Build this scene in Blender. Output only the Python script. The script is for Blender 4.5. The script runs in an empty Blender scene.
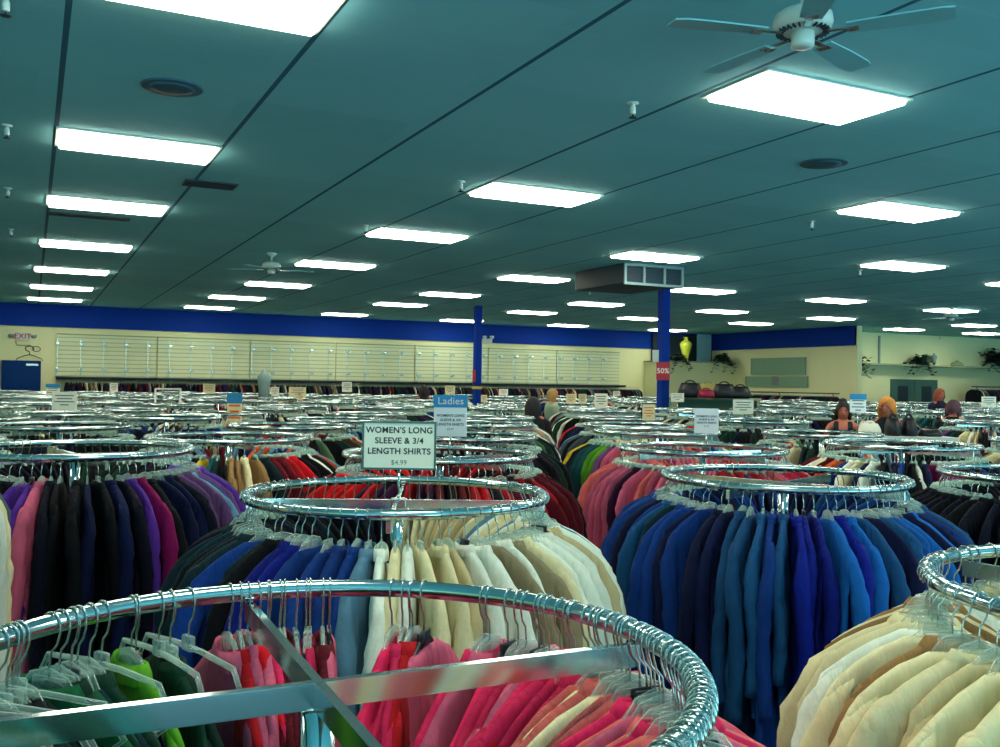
import bpy, math, random
import numpy as np
from mathutils import Matrix, Vector
random.seed(7); rng = np.random.default_rng(7)
PI = math.pi
S = bpy.context.scene
COL = S.collection
# ------------------------------------------------------------------ camera (fitted to the ceiling grid)
F, YAW, PITCH, ROLL = 950.58, 0.45810, 0.01105, 0.01532
EYE = 1.70; CEIL = 3.653
def axes():
    cy, sy, cp, sp = math.cos(YAW), math.sin(YAW), math.cos(PITCH), math.sin(PITCH)
    w = np.array([sy*cp, cy*cp, sp]); r = np.array([cy, -sy, 0.]); u = np.cross(r, w)
    return (r*math.cos(ROLL)+u*math.sin(ROLL), -r*math.sin(ROLL)+u*math.cos(ROLL), w)
AR, AU, AW = axes()
def px(p):
    d = np.array(p, float)-np.array([0, 0, EYE]); k = d@AW
    return 500+F*(d@AR)/k, 373.5-F*(d@AU)/k, k
def at(x, y, D):
    """world point at distance D along the view axis through photo pixel (x, y)"""
    return np.array([0, 0, EYE])+D*(AW+AR*(x-500)/F+AU*(373.5-y)/F)
def at_z(x, y, z):
    d = AW+AR*(x-500)/F+AU*(373.5-y)/F
    return np.array([0, 0, EYE])+d*(z-EYE)/d[2]
cam = bpy.data.cameras.new('camera'); cam.sensor_width = 36; cam.lens = F*36/1000; cam.clip_start = .02; cam.clip_end = 200
co = bpy.data.objects.new('camera', cam); COL.objects.link(co)
M = Matrix.Identity(4)
for i in range(3):
    M[i][0], M[i][1], M[i][2] = AR[i], AU[i], -AW[i]
M[2][3] = EYE
co.matrix_world = M; S.camera = co

# ------------------------------------------------------------------ materials
def lin(c):
    return tuple(((v/255)/12.92 if v/255 <= .04045 else ((v/255+.055)/1.055)**2.4) for v in c)
def nodes(name):
    m = bpy.data.materials.new(name); m.use_nodes = True
    nt = m.node_tree; return m, nt, nt.nodes['Principled BSDF']
def mat(name, c, rough=.6, metal=0., noise=.08, scale=8., bump=0., spec=.5):
    m, nt, b = nodes(name)
    tc = nt.nodes.new('ShaderNodeTexCoord'); nz = nt.nodes.new('ShaderNodeTexNoise'); nz.inputs['Scale'].default_value = scale
    nz.inputs['Detail'].default_value = 3
    nt.links.new(tc.outputs['Object'], nz.inputs['Vector'])
    mr = nt.nodes.new('ShaderNodeMapRange'); mr.inputs[3].default_value = 1-noise; mr.inputs[4].default_value = 1+noise
    nt.links.new(nz.outputs['Fac'], mr.inputs[0])
    mx = nt.nodes.new('ShaderNodeVectorMath'); mx.operation = 'SCALE'; mx.inputs[0].default_value = lin(c)
    nt.links.new(mr.outputs[0], mx.inputs['Scale']); nt.links.new(mx.outputs[0], b.inputs['Base Color'])
    b.inputs['Roughness'].default_value = rough; b.inputs['Metallic'].default_value = metal
    b.inputs['Specular IOR Level'].default_value = spec
    if bump:
        bp = nt.nodes.new('ShaderNodeBump'); bp.inputs['Strength'].default_value = bump; bp.inputs['Distance'].default_value = .01
        nt.links.new(nz.outputs['Fac'], bp.inputs['Height']); nt.links.new(bp.outputs[0], b.inputs['Normal'])
    return m
def fabric(name, source='object', stripes=False):
    m, nt, b = nodes(name)
    tc = nt.nodes.new('ShaderNodeTexCoord')
    if source == 'object':
        ci = nt.nodes.new('ShaderNodeObjectInfo'); cs = ci.outputs['Color']
    else:
        ci = nt.nodes.new('ShaderNodeVertexColor'); ci.layer_name = 'dye'; cs = ci.outputs['Color']
    nz = nt.nodes.new('ShaderNodeTexNoise'); nz.inputs['Scale'].default_value = 30; nz.inputs['Detail'].default_value = 4
    nt.links.new(tc.outputs['Object'], nz.inputs['Vector'])
    mr = nt.nodes.new('ShaderNodeMapRange'); mr.inputs[3].default_value = .88; mr.inputs[4].default_value = 1.12
    nt.links.new(nz.outputs['Fac'], mr.inputs[0])
    mx = nt.nodes.new('ShaderNodeVectorMath'); mx.operation = 'SCALE'
    nt.links.new(mr.outputs[0], mx.inputs['Scale'])
    if stripes:
        sx = nt.nodes.new('ShaderNodeSeparateXYZ'); nt.links.new(tc.outputs['Object'], sx.inputs[0])
        ma = nt.nodes.new('ShaderNodeMath'); ma.operation = 'MULTIPLY'; ma.inputs[1].default_value = 32
        mf = nt.nodes.new('ShaderNodeMath'); mf.operation = 'FRACT'; mg = nt.nodes.new('ShaderNodeMath'); mg.operation = 'GREATER_THAN'; mg.inputs[1].default_value = .55
        nt.links.new(sx.outputs[2], ma.inputs[0]); nt.links.new(ma.outputs[0], mf.inputs[0]); nt.links.new(mf.outputs[0], mg.inputs[0])
        mc = nt.nodes.new('ShaderNodeMix'); mc.data_type = 'RGBA'; mc.inputs[7].default_value = (.55, .66, .62, 1)
        nt.links.new(mg.outputs[0], mc.inputs[0]); nt.links.new(cs, mc.inputs[6]); cs = mc.outputs[2]
    nt.links.new(cs, mx.inputs[0]); nt.links.new(mx.outputs[0], b.inputs['Base Color'])
    b.inputs['Roughness'].default_value = .85; b.inputs['Specular IOR Level'].default_value = .25
    n2 = nt.nodes.new('ShaderNodeTexNoise'); n2.inputs['Scale'].default_value = 7; n2.inputs['Detail'].default_value = 5; n2.inputs['Distortion'].default_value = .3
    mp = nt.nodes.new('ShaderNodeMapping'); mp.inputs['Scale'].default_value = (3, 1, .6)
    nt.links.new(tc.outputs['Object'], mp.inputs[0]); nt.links.new(mp.outputs[0], n2.inputs['Vector'])
    bp = nt.nodes.new('ShaderNodeBump'); bp.inputs['Strength'].default_value = .9; bp.inputs['Distance'].default_value = .03
    nt.links.new(n2.outputs['Fac'], bp.inputs['Height']); nt.links.new(bp.outputs[0], b.inputs['Normal'])
    return m
def emissive(name, c, s):
    m, nt, b = nodes(name)
    b.inputs['Base Color'].default_value = (*lin(c), 1); b.inputs['Emission Color'].default_value = (*lin(c), 1)
    b.inputs['Emission Strength'].default_value = s
    return m
def clear_plastic(name, alpha, tint):
    m, nt, b = nodes(name)
    b.inputs['Base Color'].default_value = (*lin(tint), 1); b.inputs['Roughness'].default_value = .12
    b.inputs['Specular IOR Level'].default_value = .9
    lw = nt.nodes.new('ShaderNodeLayerWeight'); lw.inputs[0].default_value = .45
    mr = nt.nodes.new('ShaderNodeMapRange'); mr.inputs[3].default_value = alpha; mr.inputs[4].default_value = min(1, alpha+.5)
    nt.links.new(lw.outputs['Facing'], mr.inputs[0]); nt.links.new(mr.outputs[0], b.inputs['Alpha'])
    return m
CHROME = mat('chrome', (205, 222, 222), .14, 1., .05, 5)
STEEL = mat('steel_wire', (190, 205, 205), .22, 1., .05, 5)
FAB = fabric('dyed_fabric'); FABS = fabric('striped_fabric', stripes=True); FABV = fabric('mixed_fabric', 'attr')
PLAST = clear_plastic('clear_plastic', .13, (215, 238, 225))
PLASTF = clear_plastic('pale_plastic', .4, (190, 228, 210))
BLACKP = mat('black_plastic', (6, 12, 22), .35)
WALLM = mat('cream_wall_paint', (222, 226, 176), .8, 0, .05, 1.2)
WALLT = mat('pale_teal_wall_paint', (112, 160, 140), .8, 0, .05, 1.2)
BLUE = mat('blue_paint', (0, 52, 150), .7, 0, .05, 3, 0, .15)
BLUED = mat('blue_door_paint', (0, 50, 112), .7, 0, .05, 3, 0, .15)
LIGHTM = emissive('lit_panel', (255, 250, 226), 18.)
WHITEP = mat('white_plastic', (200, 214, 205), .4)
GREYM = mat('grey_enamel', (120, 150, 150), .45)
DARKM = mat('dark_grille', (22, 40, 52), .6)
CARD = mat('white_card', (250, 248, 228), .6, 0, .02)
CARDW = mat('bright_card', (246, 250, 250), .6, 0, .02)
CARDC = mat('cream_card', (235, 220, 170), .6, 0, .02)
BLUEC = mat('sky_blue_card', (30, 135, 190), .5, 0, .02)
INK = mat('dark_ink', (10, 45, 50), .7); INKG = mat('grey_ink', (110, 130, 125), .7); INKO = mat('orange_ink', (225, 110, 60), .7)
FRAMEG = mat('green_grey_frame', (60, 105, 98), .35)
RED = mat('red_card', (180, 30, 55), .5); YEL = mat('yellow_tape', (205, 180, 50), .5)
INKW = mat('white_ink', (235, 225, 215), .6)
LEAF = mat('dark_leaf', (14, 52, 44), .6, 0, .4, 12)
WOOD = mat('pale_shelf', (150, 165, 130), .6)
FANB = mat('fan_blade', (120, 185, 192), .5)
SKIN = mat('skin', (205, 120, 95), .6, 0, .04)

# ceiling tiles with cross bars
def ceiling_mat():
    m, nt, b = nodes('ceiling_tiles')
    tc = nt.nodes.new('ShaderNodeTexCoord'); sx = nt.nodes.new('ShaderNodeSeparateXYZ'); nt.links.new(tc.outputs['Object'], sx.inputs[0])
    def line(out, off, per, wid, soft=False):
        a = nt.nodes.new('ShaderNodeMath'); a.operation = 'SUBTRACT'; a.inputs[1].default_value = off-per/2; nt.links.new(out, a.inputs[0])
        d = nt.nodes.new('ShaderNodeMath'); d.operation = 'DIVIDE'; d.inputs[1].default_value = per; nt.links.new(a.outputs[0], d.inputs[0])
        f = nt.nodes.new('ShaderNodeMath'); f.operation = 'FLOORED_MODULO'; f.inputs[1].default_value = 1; nt.links.new(d.outputs[0], f.inputs[0])
        s = nt.nodes.new('ShaderNodeMath'); s.operation = 'SUBTRACT'; s.inputs[1].default_value = .5; nt.links.new(f.outputs[0], s.inputs[0])
        ab = nt.nodes.new('ShaderNodeMath'); ab.operation = 'ABSOLUTE'; nt.links.new(s.outputs[0], ab.inputs[0])
        l = nt.nodes.new('ShaderNodeMath'); l.operation = 'LESS_THAN'; l.inputs[1].default_value = wid/per/2; nt.links.new(ab.outputs[0], l.inputs[0])
        return l.outputs[0]
    l1 = line(sx.outputs[0], .14, 1.268, .034); l2 = line(sx.outputs[1], .24, .61, .016)
    nz = nt.nodes.new('ShaderNodeTexNoise'); nz.inputs['Scale'].default_value = .5; nt.links.new(tc.outputs['Object'], nz.inputs['Vector'])
    cr = nt.nodes.new('ShaderNodeValToRGB'); nt.links.new(nz.outputs['Fac'], cr.inputs[0])
    cr.color_ramp.elements[0].position = .3; cr.color_ramp.elements[1].position = .7
    cr.color_ramp.elements[0].color = (*lin((128, 206, 216)), 1); cr.color_ramp.elements[1].color = (*lin((138, 214, 222)), 1)
    # tile mottling: each tile a slightly different tone
    mp = nt.nodes.new('ShaderNodeMapping'); mp.inputs['Scale'].default_value = (1/1.268, 1/.61, 0); nt.links.new(tc.outputs['Object'], mp.inputs[0])
    fl = nt.nodes.new('ShaderNodeVectorMath'); fl.operation = 'FLOOR'; nt.links.new(mp.outputs[0], fl.inputs[0])
    wn = nt.nodes.new('ShaderNodeTexWhiteNoise'); nt.links.new(fl.outputs[0], wn.inputs['Vector'])
    mr = nt.nodes.new('ShaderNodeMapRange'); mr.inputs[3].default_value = .96; mr.inputs[4].default_value = 1.03; nt.links.new(wn.outputs['Value'], mr.inputs[0])
    sc = nt.nodes.new('ShaderNodeVectorMath'); sc.operation = 'SCALE'; nt.links.new(cr.outputs[0], sc.inputs[0]); nt.links.new(mr.outputs[0], sc.inputs['Scale'])
    m1 = nt.nodes.new('ShaderNodeMix'); m1.data_type = 'RGBA'; nt.links.new(l2, m1.inputs[0]); nt.links.new(sc.outputs[0], m1.inputs[6]); m1.inputs[7].default_value = (*lin((138, 212, 216)), 1)
    m2 = nt.nodes.new('ShaderNodeMix'); m2.data_type = 'RGBA'; nt.links.new(l1, m2.inputs[0]); nt.links.new(m1.outputs[2], m2.inputs[6]); m2.inputs[7].default_value = (*lin((40, 100, 120)), 1)
    nt.links.new(m2.outputs[2], b.inputs['Base Color']); b.inputs['Roughness'].default_value = .9
    return m
def slat_mat():
    m, nt, b = nodes('slatwall_board')
    tc = nt.nodes.new('ShaderNodeTexCoord'); sx = nt.nodes.new('ShaderNodeSeparateXYZ'); nt.links.new(tc.outputs['Object'], sx.inputs[0])
    ma = nt.nodes.new('ShaderNodeMath'); ma.operation = 'MULTIPLY'; ma.inputs[1].default_value = 1/.115; nt.links.new(sx.outputs[2], ma.inputs[0])
    mf = nt.nodes.new('ShaderNodeMath'); mf.operation = 'FLOORED_MODULO'; mf.inputs[1].default_value = 1; nt.links.new(ma.outputs[0], mf.inputs[0])
    mg = nt.nodes.new('ShaderNodeMath'); mg.operation = 'LESS_THAN'; mg.inputs[1].default_value = .2; nt.links.new(mf.outputs[0], mg.inputs[0])
    mc = nt.nodes.new('ShaderNodeMix'); mc.data_type = 'RGBA'; mc.inputs[6].default_value = (*lin((214, 222, 180)), 1); mc.inputs[7].default_value = (*lin((150, 178, 150)), 1)
    nt.links.new(mg.outputs[0], mc.inputs[0]); nt.links.new(mc.outputs[2], b.inputs['Base Color']); b.inputs['Roughness'].default_value = .6
    return m
CEILM = ceiling_mat(); SLAT = slat_mat()

# ------------------------------------------------------------------ mesh helpers
def mesh(name, V, Fc, m=None, smooth=True):
    me = bpy.data.meshes.new(name); me.from_pydata([tuple(map(float, v)) for v in V], [], [tuple(map(int, f)) for f in Fc])
    if smooth: me.polygons.foreach_set('use_smooth', [True]*len(me.polygons))
    if m: me.materials.append(m)
    me.update(); return me
def link(name, me, parent=None, loc=(0, 0, 0), rz=0., **kw):
    o = bpy.data.objects.new(name, me); COL.objects.link(o); o.location = loc; o.rotation_euler = (0, 0, rz)
    if parent is not None: o.parent = parent
    for k, v in kw.items():
        if v: o[k] = v
    return o
def empty(name, loc, rz=0., **kw):
    return link(name, None, None, loc, rz, **kw)
class MB:
    def __init__(s): s.v = []; s.f = []
    def add(s, V, Fc):
        n = len(s.v); s.v += [tuple(map(float, a)) for a in V]; s.f += [tuple(i+n for i in f) for f in Fc]; return s
    def box(s, c, d, b=0., rz=0.):
        x, y, z = (k/2 for k in d); b = min(b, x*.9, y*.9, z*.9)
        if b <= 0:
            V = [(i*x, j*y, k*z) for i in (-1, 1) for j in (-1, 1) for k in (-1, 1)]
            Fc = [(0, 1, 3, 2), (4, 6, 7, 5), (0, 4, 5, 1), (2, 3, 7, 6), (0, 2, 6, 4), (1, 5, 7, 3)]
        else:
            V = []; Fc = []
            prof = [(-x+b, -y), (x-b, -y), (x, -y+b), (x, y-b), (x-b, y), (-x+b, y), (-x, y-b), (-x, -y+b)]
            for (k, zz) in ((1-b/max(x, y), -z), (1, -z+b), (1, z-b), (1-b/max(x, y), z)):
                V += [(p[0]*k, p[1]*k, zz) for p in prof]
            for r in range(3):
                for i in range(8): Fc.append((r*8+i, r*8+(i+1) % 8, r*8+8+(i+1) % 8, r*8+8+i))
            Fc += [tuple(range(7, -1, -1)), tuple(range(24, 32))]
        ca, sa = math.cos(rz), math.sin(rz)
        return s.add([(c[0]+a*ca-e*sa, c[1]+a*sa+e*ca, c[2]+g) for a, e, g in V], Fc)
    def tube(s, pts, r, n=8, cap=True, closed=False, flat=1.):
        P = [Vector(p) for p in pts]; R = r if isinstance(r, (list, tuple)) else [r]*len(P)
        N = len(P); V = []; up = None
        for i, p in enumerate(P):
            a = P[(i-1) % N] if (i or closed) else p; b = P[(i+1) % N] if (i < N-1 or closed) else p
            t = (b-a).normalized()
            if up is None:
                up = Vector((0, 0, 1)) if abs(t.z) < .9 else Vector((0, 1, 0))
            up = (up-t*up.dot(t)).normalized(); q = t.cross(up)
            for k in range(n):
                an = 2*PI*k/n; V.append(p+(up*math.cos(an)+q*math.sin(an)*flat)*R[i])
        Fc = []
        for i in range(N if closed else N-1):
            j = (i+1) % N
            for k in range(n): Fc.append((i*n+k, i*n+(k+1) % n, j*n+(k+1) % n, j*n+k))
        if cap and not closed: Fc += [tuple(range(n-1, -1, -1)), tuple((N-1)*n+k for k in range(n))]
        return s.add(V, Fc)
    def lathe(s, prof, c=(0, 0, 0), n=20, sx=1., sy=1.):
        V = [(c[0]+r*sx*math.cos(2*PI*k/n), c[1]+r*sy*math.sin(2*PI*k/n), c[2]+z) for r, z in prof for k in range(n)]
        Fc = [(i*n+k, i*n+(k+1) % n, i*n+n+(k+1) % n, i*n+n+k) for i in range(len(prof)-1) for k in range(n)]
        Fc += [tuple(range(n-1, -1, -1)), tuple((len(prof)-1)*n+k for k in range(n))]
        return s.add(V, Fc)
    def mesh(s, name, m, smooth=False): return mesh(name, s.v, s.f, m, smooth)
    def link(s, name, m, parent=None, smooth=False, loc=(0, 0, 0), rz=0., **kw):
        return link(name, s.mesh(name, m, smooth), parent, loc, rz, **kw)
def sharp(me, deg=40):
    me.polygons.foreach_set('use_smooth', [True]*len(me.polygons))
    try: me.set_sharp_from_angle(angle=math.radians(deg))
    except Exception: pass
    return me
def text_mesh(body, size, m, bold=True, spacing=1.05):
    c = bpy.data.curves.new('lettering', 'FONT'); c.body = body; c.size = size; c.align_x = 'CENTER'; c.align_y = 'CENTER'
    c.extrude = .0006; c.offset = size*.02 if bold else 0; c.space_character = spacing; c.space_line = 1.25
    o = bpy.data.objects.new('lettering', c); COL.objects.link(o)
    bpy.context.view_layer.update()
    me = bpy.data.meshes.new_from_object(o.evaluated_get(bpy.context.evaluated_depsgraph_get()))
    COL.objects.unlink(o); bpy.data.objects.remove(o)
    me.materials.clear(); me.materials.append(m); return me
ORD = 'first second third fourth fifth sixth seventh eighth ninth tenth eleventh twelfth thirteenth fourteenth fifteenth sixteenth seventeenth eighteenth nineteenth twentieth'.split()
TENS = {2: 'twenty', 3: 'thirty', 4: 'forty'}
def ordw(i):
    return ORD[i] if i < 20 else TENS[(i+1)//10]+'-'+ORD[(i+1) % 10-1] if (i+1) % 10 else TENS[(i+1)//10][:-1]+'ieth'
exec_parts = []

# ------------------------------------------------------------------ room
UL, UR, VB = -7., 36., 28.3
def sbox(name, c, d, m, **kw):
    o = MB().box(c, d).link(name, m, **kw); o['kind'] = 'structure'; return o
FLOORM = mat('dull_floor_tile', (70, 90, 95), .5, 0, .15, 2)
sbox('floor', ((UL+UR)/2, 12.5, -.05), (UR-UL, 34, .1), FLOORM)
sbox('ceiling', ((UL+UR)/2, 12.5, CEIL+.05), (UR-UL, 34, .1), CEILM)
sbox('wall_back', ((UL+22.6)/2, VB+.1, CEIL/2), (22.6-UL, .2, CEIL), WALLM)
sbox('wall_left', (UL-.1, 12.5, CEIL/2), (.2, 34, CEIL), WALLM)
sbox('wall_side', (22.7, (21.3+VB)/2, CEIL/2), (.2, VB-21.3+.2, CEIL), WALLM)
sbox('wall_unseen', (36.1, 17.5, CEIL/2), (.2, 12.4, CEIL), WALLM)  # unseen wall added to block outside light from the recess
sbox('wall_right', (29.4, 23.6, CEIL/2), (13.2, .2, CEIL), WALLM)
BZ = 3.05
sbox('trim_1', ((UL+22.6)/2, VB-.03, (BZ+CEIL)/2), (22.6-UL, .06, CEIL-BZ-.004), BLUE)
sbox('trim_2', (22.57, (21.3+VB)/2, (BZ+CEIL)/2), (.06, VB-21.3, CEIL-BZ-.004), BLUE)
sbox('trim_3', (22.7, 21.27, (BZ+CEIL)/2), (.2, .06, CEIL-BZ-.004), BLUE)
sbox('wall_ledge', (21.15, 27.55, 1.28), (2.9, 1.4, 2.56), WALLM)
sbox('trim_4', (21.15, 27.5, 2.58), (3.0, 1.5, .05), WOOD)
sbox('wall_niche', (21.3, 28.15, 3.08), (2.7, .1, 1.0), DARKM)
sbox('trim_5', (29.4, 23.25, 2.56), (13., .5, .06), WOOD)          # ledge in the recess
sbox('trim_6', (26.05, 23.47, 3.05), (.06, .06, 1.0), GREYM)
# ------------------------------------------------------------------ recessed light panels
LP = [(0.77, 4.9), (0.77, 8.48), (0.74, 11.55), (0.69, 15.2), (0.63, 18.93), (0.56, 22.63), (0.5, 26.21),
      (4.63, 4.8), (4.58, 8.55), (4.52, 11.7), (4.5, 15.38), (4.44, 19.22), (4.31, 22.8), (4.26, 26.41),
      (8.44, 7.36), (8.35, 11.74), (8.23, 15.35), (8.19, 19.14), (8.2, 22.31), (8.09, 26.6),
      (12.17, 10.52), (12.1, 15.37), (12.04, 19.3), (12.07, 22.58), (11.9, 26.87),
      (15.78, 15.42), (15.81, 19.28), (15.64, 22.64), (15.63, 26.75),
      (19.88, 15.76), (19.68, 19.4), (19.41, 22.33), (19.58, 26.75), (24.9, 18.94), (24.95, 21.5), (28.5, 21.38),
      (0.8, 1.2), (4.7, 1.2), (8.5, 3.6), (8.5, -.2), (12.2, 6.8), (12.2, 3.), (16, 11.2), (16, 7.2), (20, 11.5), (24, 14.5), (-3.1, 4.9), (-3.1, 12.), (-3.1, 20.)]
HIDE = LP[36:]
cols = {}
for i, p in enumerate(LP): cols.setdefault(round((p[0]-.6)/3.83), []).append(p)
dif = MB().box((0, 0, -.018), (1.2, .59, .036), .01).mesh('diffuser', LIGHTM)
def frame_me(w, h, t, d, m, name='frame'):
    b = MB()
    b.box((0, h/2-t/2, 0), (w, t, d)); b.box((0, -h/2+t/2, 0), (w, t, d)); b.box((w/2-t/2, 0, 0), (t, h-2*t, d)); b.box((-w/2+t/2, 0, 0), (t, h-2*t, d))
    return b.mesh(name, m)
lf = frame_me(1.26, .65, .03, .012, WHITEP, 'light_frame')
for c, ps in sorted(cols.items()):
    for i, p in enumerate(sorted(ps, key=lambda q: -q[1])):
        o = empty('ceiling_light', (p[0], p[1], CEIL), category='ceiling light', group='recessed light panels in the ceiling',
                  label='lit white ceiling panel, %s from the far wall in the %s lengthwise line of lights' % (ordw(i), ordw(c+1)))
        link('frame', lf, o, (0, 0, -.006)); link('diffuser', dif, o, (0, 0, -.003))

# ------------------------------------------------------------------ ceiling fans, duct, sprinklers, speakers
def fan(x, y, rot, lab):
    o = empty('ceiling_fan', (x, y, CEIL+.055), category='ceiling fan', label=lab)
    MB().lathe([(.075, -.056), (.075, -.07), (.05, -.1), (.015, -.115), (.0125, -.2)], n=20).link('canopy', WHITEP, o, True)
    h = MB().lathe([(.03, -.19), (.10, -.2), (.135, -.225), (.14, -.26), (.13, -.29), (.115, -.30), (.06, -.305)], n=28).link('motor_housing', WHITEP, o, True)
    v = MB()
    for k in range(28):
        a = 2*PI*k/28; v.box((.108*math.cos(a), .108*math.sin(a), -.303), (.034, .008, .012), 0, a)
    v.link('vent_slots', DARKM, h)
    MB().lathe([(.055, -.30), (.055, -.36), (.05, -.375), (.02, -.38)], n=20).link('switch_housing', WHITEP, o, True)
    for k in range(5):
        a = rot+2*PI*k/5
        b = MB(); n = 9; prof = []
        for i in range(n):
            t = i/(n-1); r = .2+.46*t; w = .05+.02*math.sin(t*PI*.6)+.0*t; w = w if t < .95 else w*.8
            for (yy, zz) in ((-w, .006), (w, -.006), (w, -.014), (-w, -.002)): prof.append((r, yy, -.305+zz))
        fc = [tuple(i*4+q for q in ((j), (j+1) % 4, (j+1) % 4+4, j+4)) for i in range(n-1) for j in range(4)]+[(3, 2, 1, 0), tuple((n-1)*4+j for j in range(4))]
        bl = b.add(prof, fc).link('blade', FANB, o); bl.rotation_euler = (0, 0, a)
        br = MB().box((.17, 0, -.312), (.12, .03, .006)).box((.23, 0, -.318), (.05, .06, .004)).link('blade_iron', STEEL, bl)
f1 = at(803, 16, 4.55)
fan(float(f1[0]), float(f1[1]), .35, 'white ceiling fan with five blades nearest the camera, above the large light panel')
fan(3.27, 14.6, .1, 'small white ceiling fan in the far left of the ceiling, beside four light panels')
fan(19.2, 15.2, .5, 'small ceiling fan at the far right, before a light panel')
# hanging air unit around the top of the blue column
dq = empty('air_duct', (8.97, 12.95, CEIL), category='air duct', label='grey box-shaped air duct hanging under the ceiling around the nearer blue column')
DUCTM = mat('duct_sheet', (26, 52, 66), .6)
MB().box((0, .45, -.16), (1.15, 1.5, .32), .01).link('duct_body', DUCTM, dq)
g = frame_me(1.15, .34, .04, .03, GREYM); gg = link('grille_frame', g, dq, (0, -.32, -.17)); gg.rotation_euler = (PI/2, 0, 0)
b = MB()
for k in (-.2, .2): b.box((k, -.325, -.17), (.04, .03, .26))
b.link('mullion', GREYM, dq)
b = MB()
for k in range(6): b.box((0, -.315, -.06-.042*k), (1.06, .02, .012))
b.link('louvre', DARKM, dq)
spm = (MB().lathe([(.04, 0), (.04, -.006), (.012, -.01), (.012, -.03)], n=14).mesh('escutcheon', WHITEP, True),
       MB().lathe([(.014, -.02), (.02, -.035), (.02, -.075), (.016, -.08)], n=12).mesh('sprinkler_body', WHITEP, True),
       MB().lathe([(.006, -.08), (.006, -.095), (.028, -.1), (.028, -.104)], n=12).mesh('deflector', DARKM, True))
spk = [(633, 103, 'below the near fan'), (812, 221, 'left of the right-hand near light panel'), (461, 181, 'left of a light panel in mid ceiling'),
       (7, 125, 'second from the camera along the left edge'), (8, 188, 'third from the camera along the left edge'), (6, -4, 'nearest the camera at the left edge'), (11, 229, 'fourth along the left edge'),
       (860, 270, 'between two right-hand light panels'), (366, 225, 'left of a mid-ceiling light panel'), (300, 257, 'beside the small left fan'), (940, 336, 'over the recess at far right'), (590, 291, 'between far middle light panels')]
for x, y, s in spk:
    q = at_z(x, y, CEIL)
    o = empty('fire_sprinkler', (q[0], q[1], CEIL), category='sprinkler', label='small white sprinkler head hanging from the ceiling, '+s, group='ceiling sprinkler heads')
    a = link('escutcheon', spm[0], o); link('sprinkler_body', spm[1], o); link('deflector', spm[2], o)
SPKM = mat('speaker_grille', (48, 92, 108), .7)
for x, y, s in ((172, 87, 'above the left line of light panels'), (824, 163, 'between the two near right light panels')):
    q = at_z(x, y, CEIL); o = empty('ceiling_speaker', (q[0], q[1], CEIL), category='speaker', label='round flush grey ceiling speaker '+s)
    MB().lathe([(.2, 0), (.2, -.008), (.185, -.012)], n=36).link('speaker_rim', GREYM if 0 else SPKM, o, True)
    MB().lathe([(.182, -.009), (.1, -.016), (.01, -.018)], n=36).link('speaker_grille', SPKM, o, True)
q = at_z(210, 184, CEIL); o = empty('ceiling_vent', (q[0], q[1], CEIL), category='vent', label='small dark rectangular air vent behind the nearest left light panel')
link('vent_frame', frame_me(.5, .3, .03, .016, DARKM), o, (0, 0, -.008)); b = MB()
for k in range(6): b.box((0, -.1+.04*k, -.006), (.44, .02, .01))
b.link('vent_slats', DARKM, o)
q = at_z(90, 216, CEIL); o = empty('ceiling_vent', (q[0], q[1], CEIL), category='vent', label='long slim dark air vent just behind the second left light panel')
link('vent_frame', frame_me(.9, .2, .03, .016, DARKM), o, (0, 0, -.008)); b = MB()
for k in range(4): b.box((0, -.06+.04*k, -.006), (.84, .02, .01))
b.link('vent_slats', DARKM, o)

# ------------------------------------------------------------------ blue columns
def column(x, y, lab):
    o = empty('support_column', (x, y, 0), category='column', label=lab)
    MB().box((0, 0, CEIL/2), (.17, .17, CEIL), .01).link('shaft', BLUE, o)
    MB().box((0, 0, .05), (.23, .23, .1), .01).link('base_collar', BLUE, o)
    return o
c2 = at(663, 388, 17.4); c1 = at(477, 388, 23.9)
column(c2[0], c2[1], 'bright blue square column nearer the camera, under the hanging air duct')
column(c1[0], c1[1], 'bright blue square column farther off, in front of the slatwall')
FACE = -math.atan2(AW[0], AW[1])
def board(name, x0, y0, x1, y1, D, m, cat, lab, depth=.01, text=None, ink=None, tsize=None):
    a, b = at(x0, y0, D), at(x1, y1, D); c = (a+b)/2; w, h = (x1-x0)*D/F, (y1-y0)*D/F
    o = empty(name, c, FACE, category=cat, label=lab)
    MB().box((0, 0, 0), (w, depth, h), .002).link('panel', m, o)
    if text:
        t = link('lettering', text_mesh(text, tsize or h*.35, ink or INKW), o, (0, -depth/2-.0008, 0)); t.rotation_euler = (PI/2, 0, 0)
    return o
board('column_sign', 656.3, 362, 669.7, 380, 17.1, RED, 'sign', 'red sign with white lettering wrapped on the nearer blue column', text='50%', tsize=.13)
board('notice_box', 652.5, 350, 658.5, 362, 17.1, WHITEP, 'notice', 'small white notice box at the left edge of the nearer blue column', .06)
board('column_sign', 472.5, 370, 475.5, 382, 23.6, RED, 'sign', 'narrow red sign on the left side of the farther blue column', .03)
board('tape_band', 472, 386.3, 482, 389, 23.65, YEL, 'tape', 'yellow tape band around the farther blue column', .02)
q = at(485, 341, 23.9); o = empty('emergency_light', q, FACE, category='emergency light', label='twin-headed emergency light beside the top of the farther blue column')
MB().box((.05, 0, 0), (.26, .08, .12), .015).link('housing', WHITEP, o)
for s in (-.06, .12): h = MB().lathe([(.02, 0), (.05, .03), (.055, .07), (.05, .08)], n=14).link('lamp_head', WHITEP, o, True, (s+.05, 0, .05))

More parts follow.
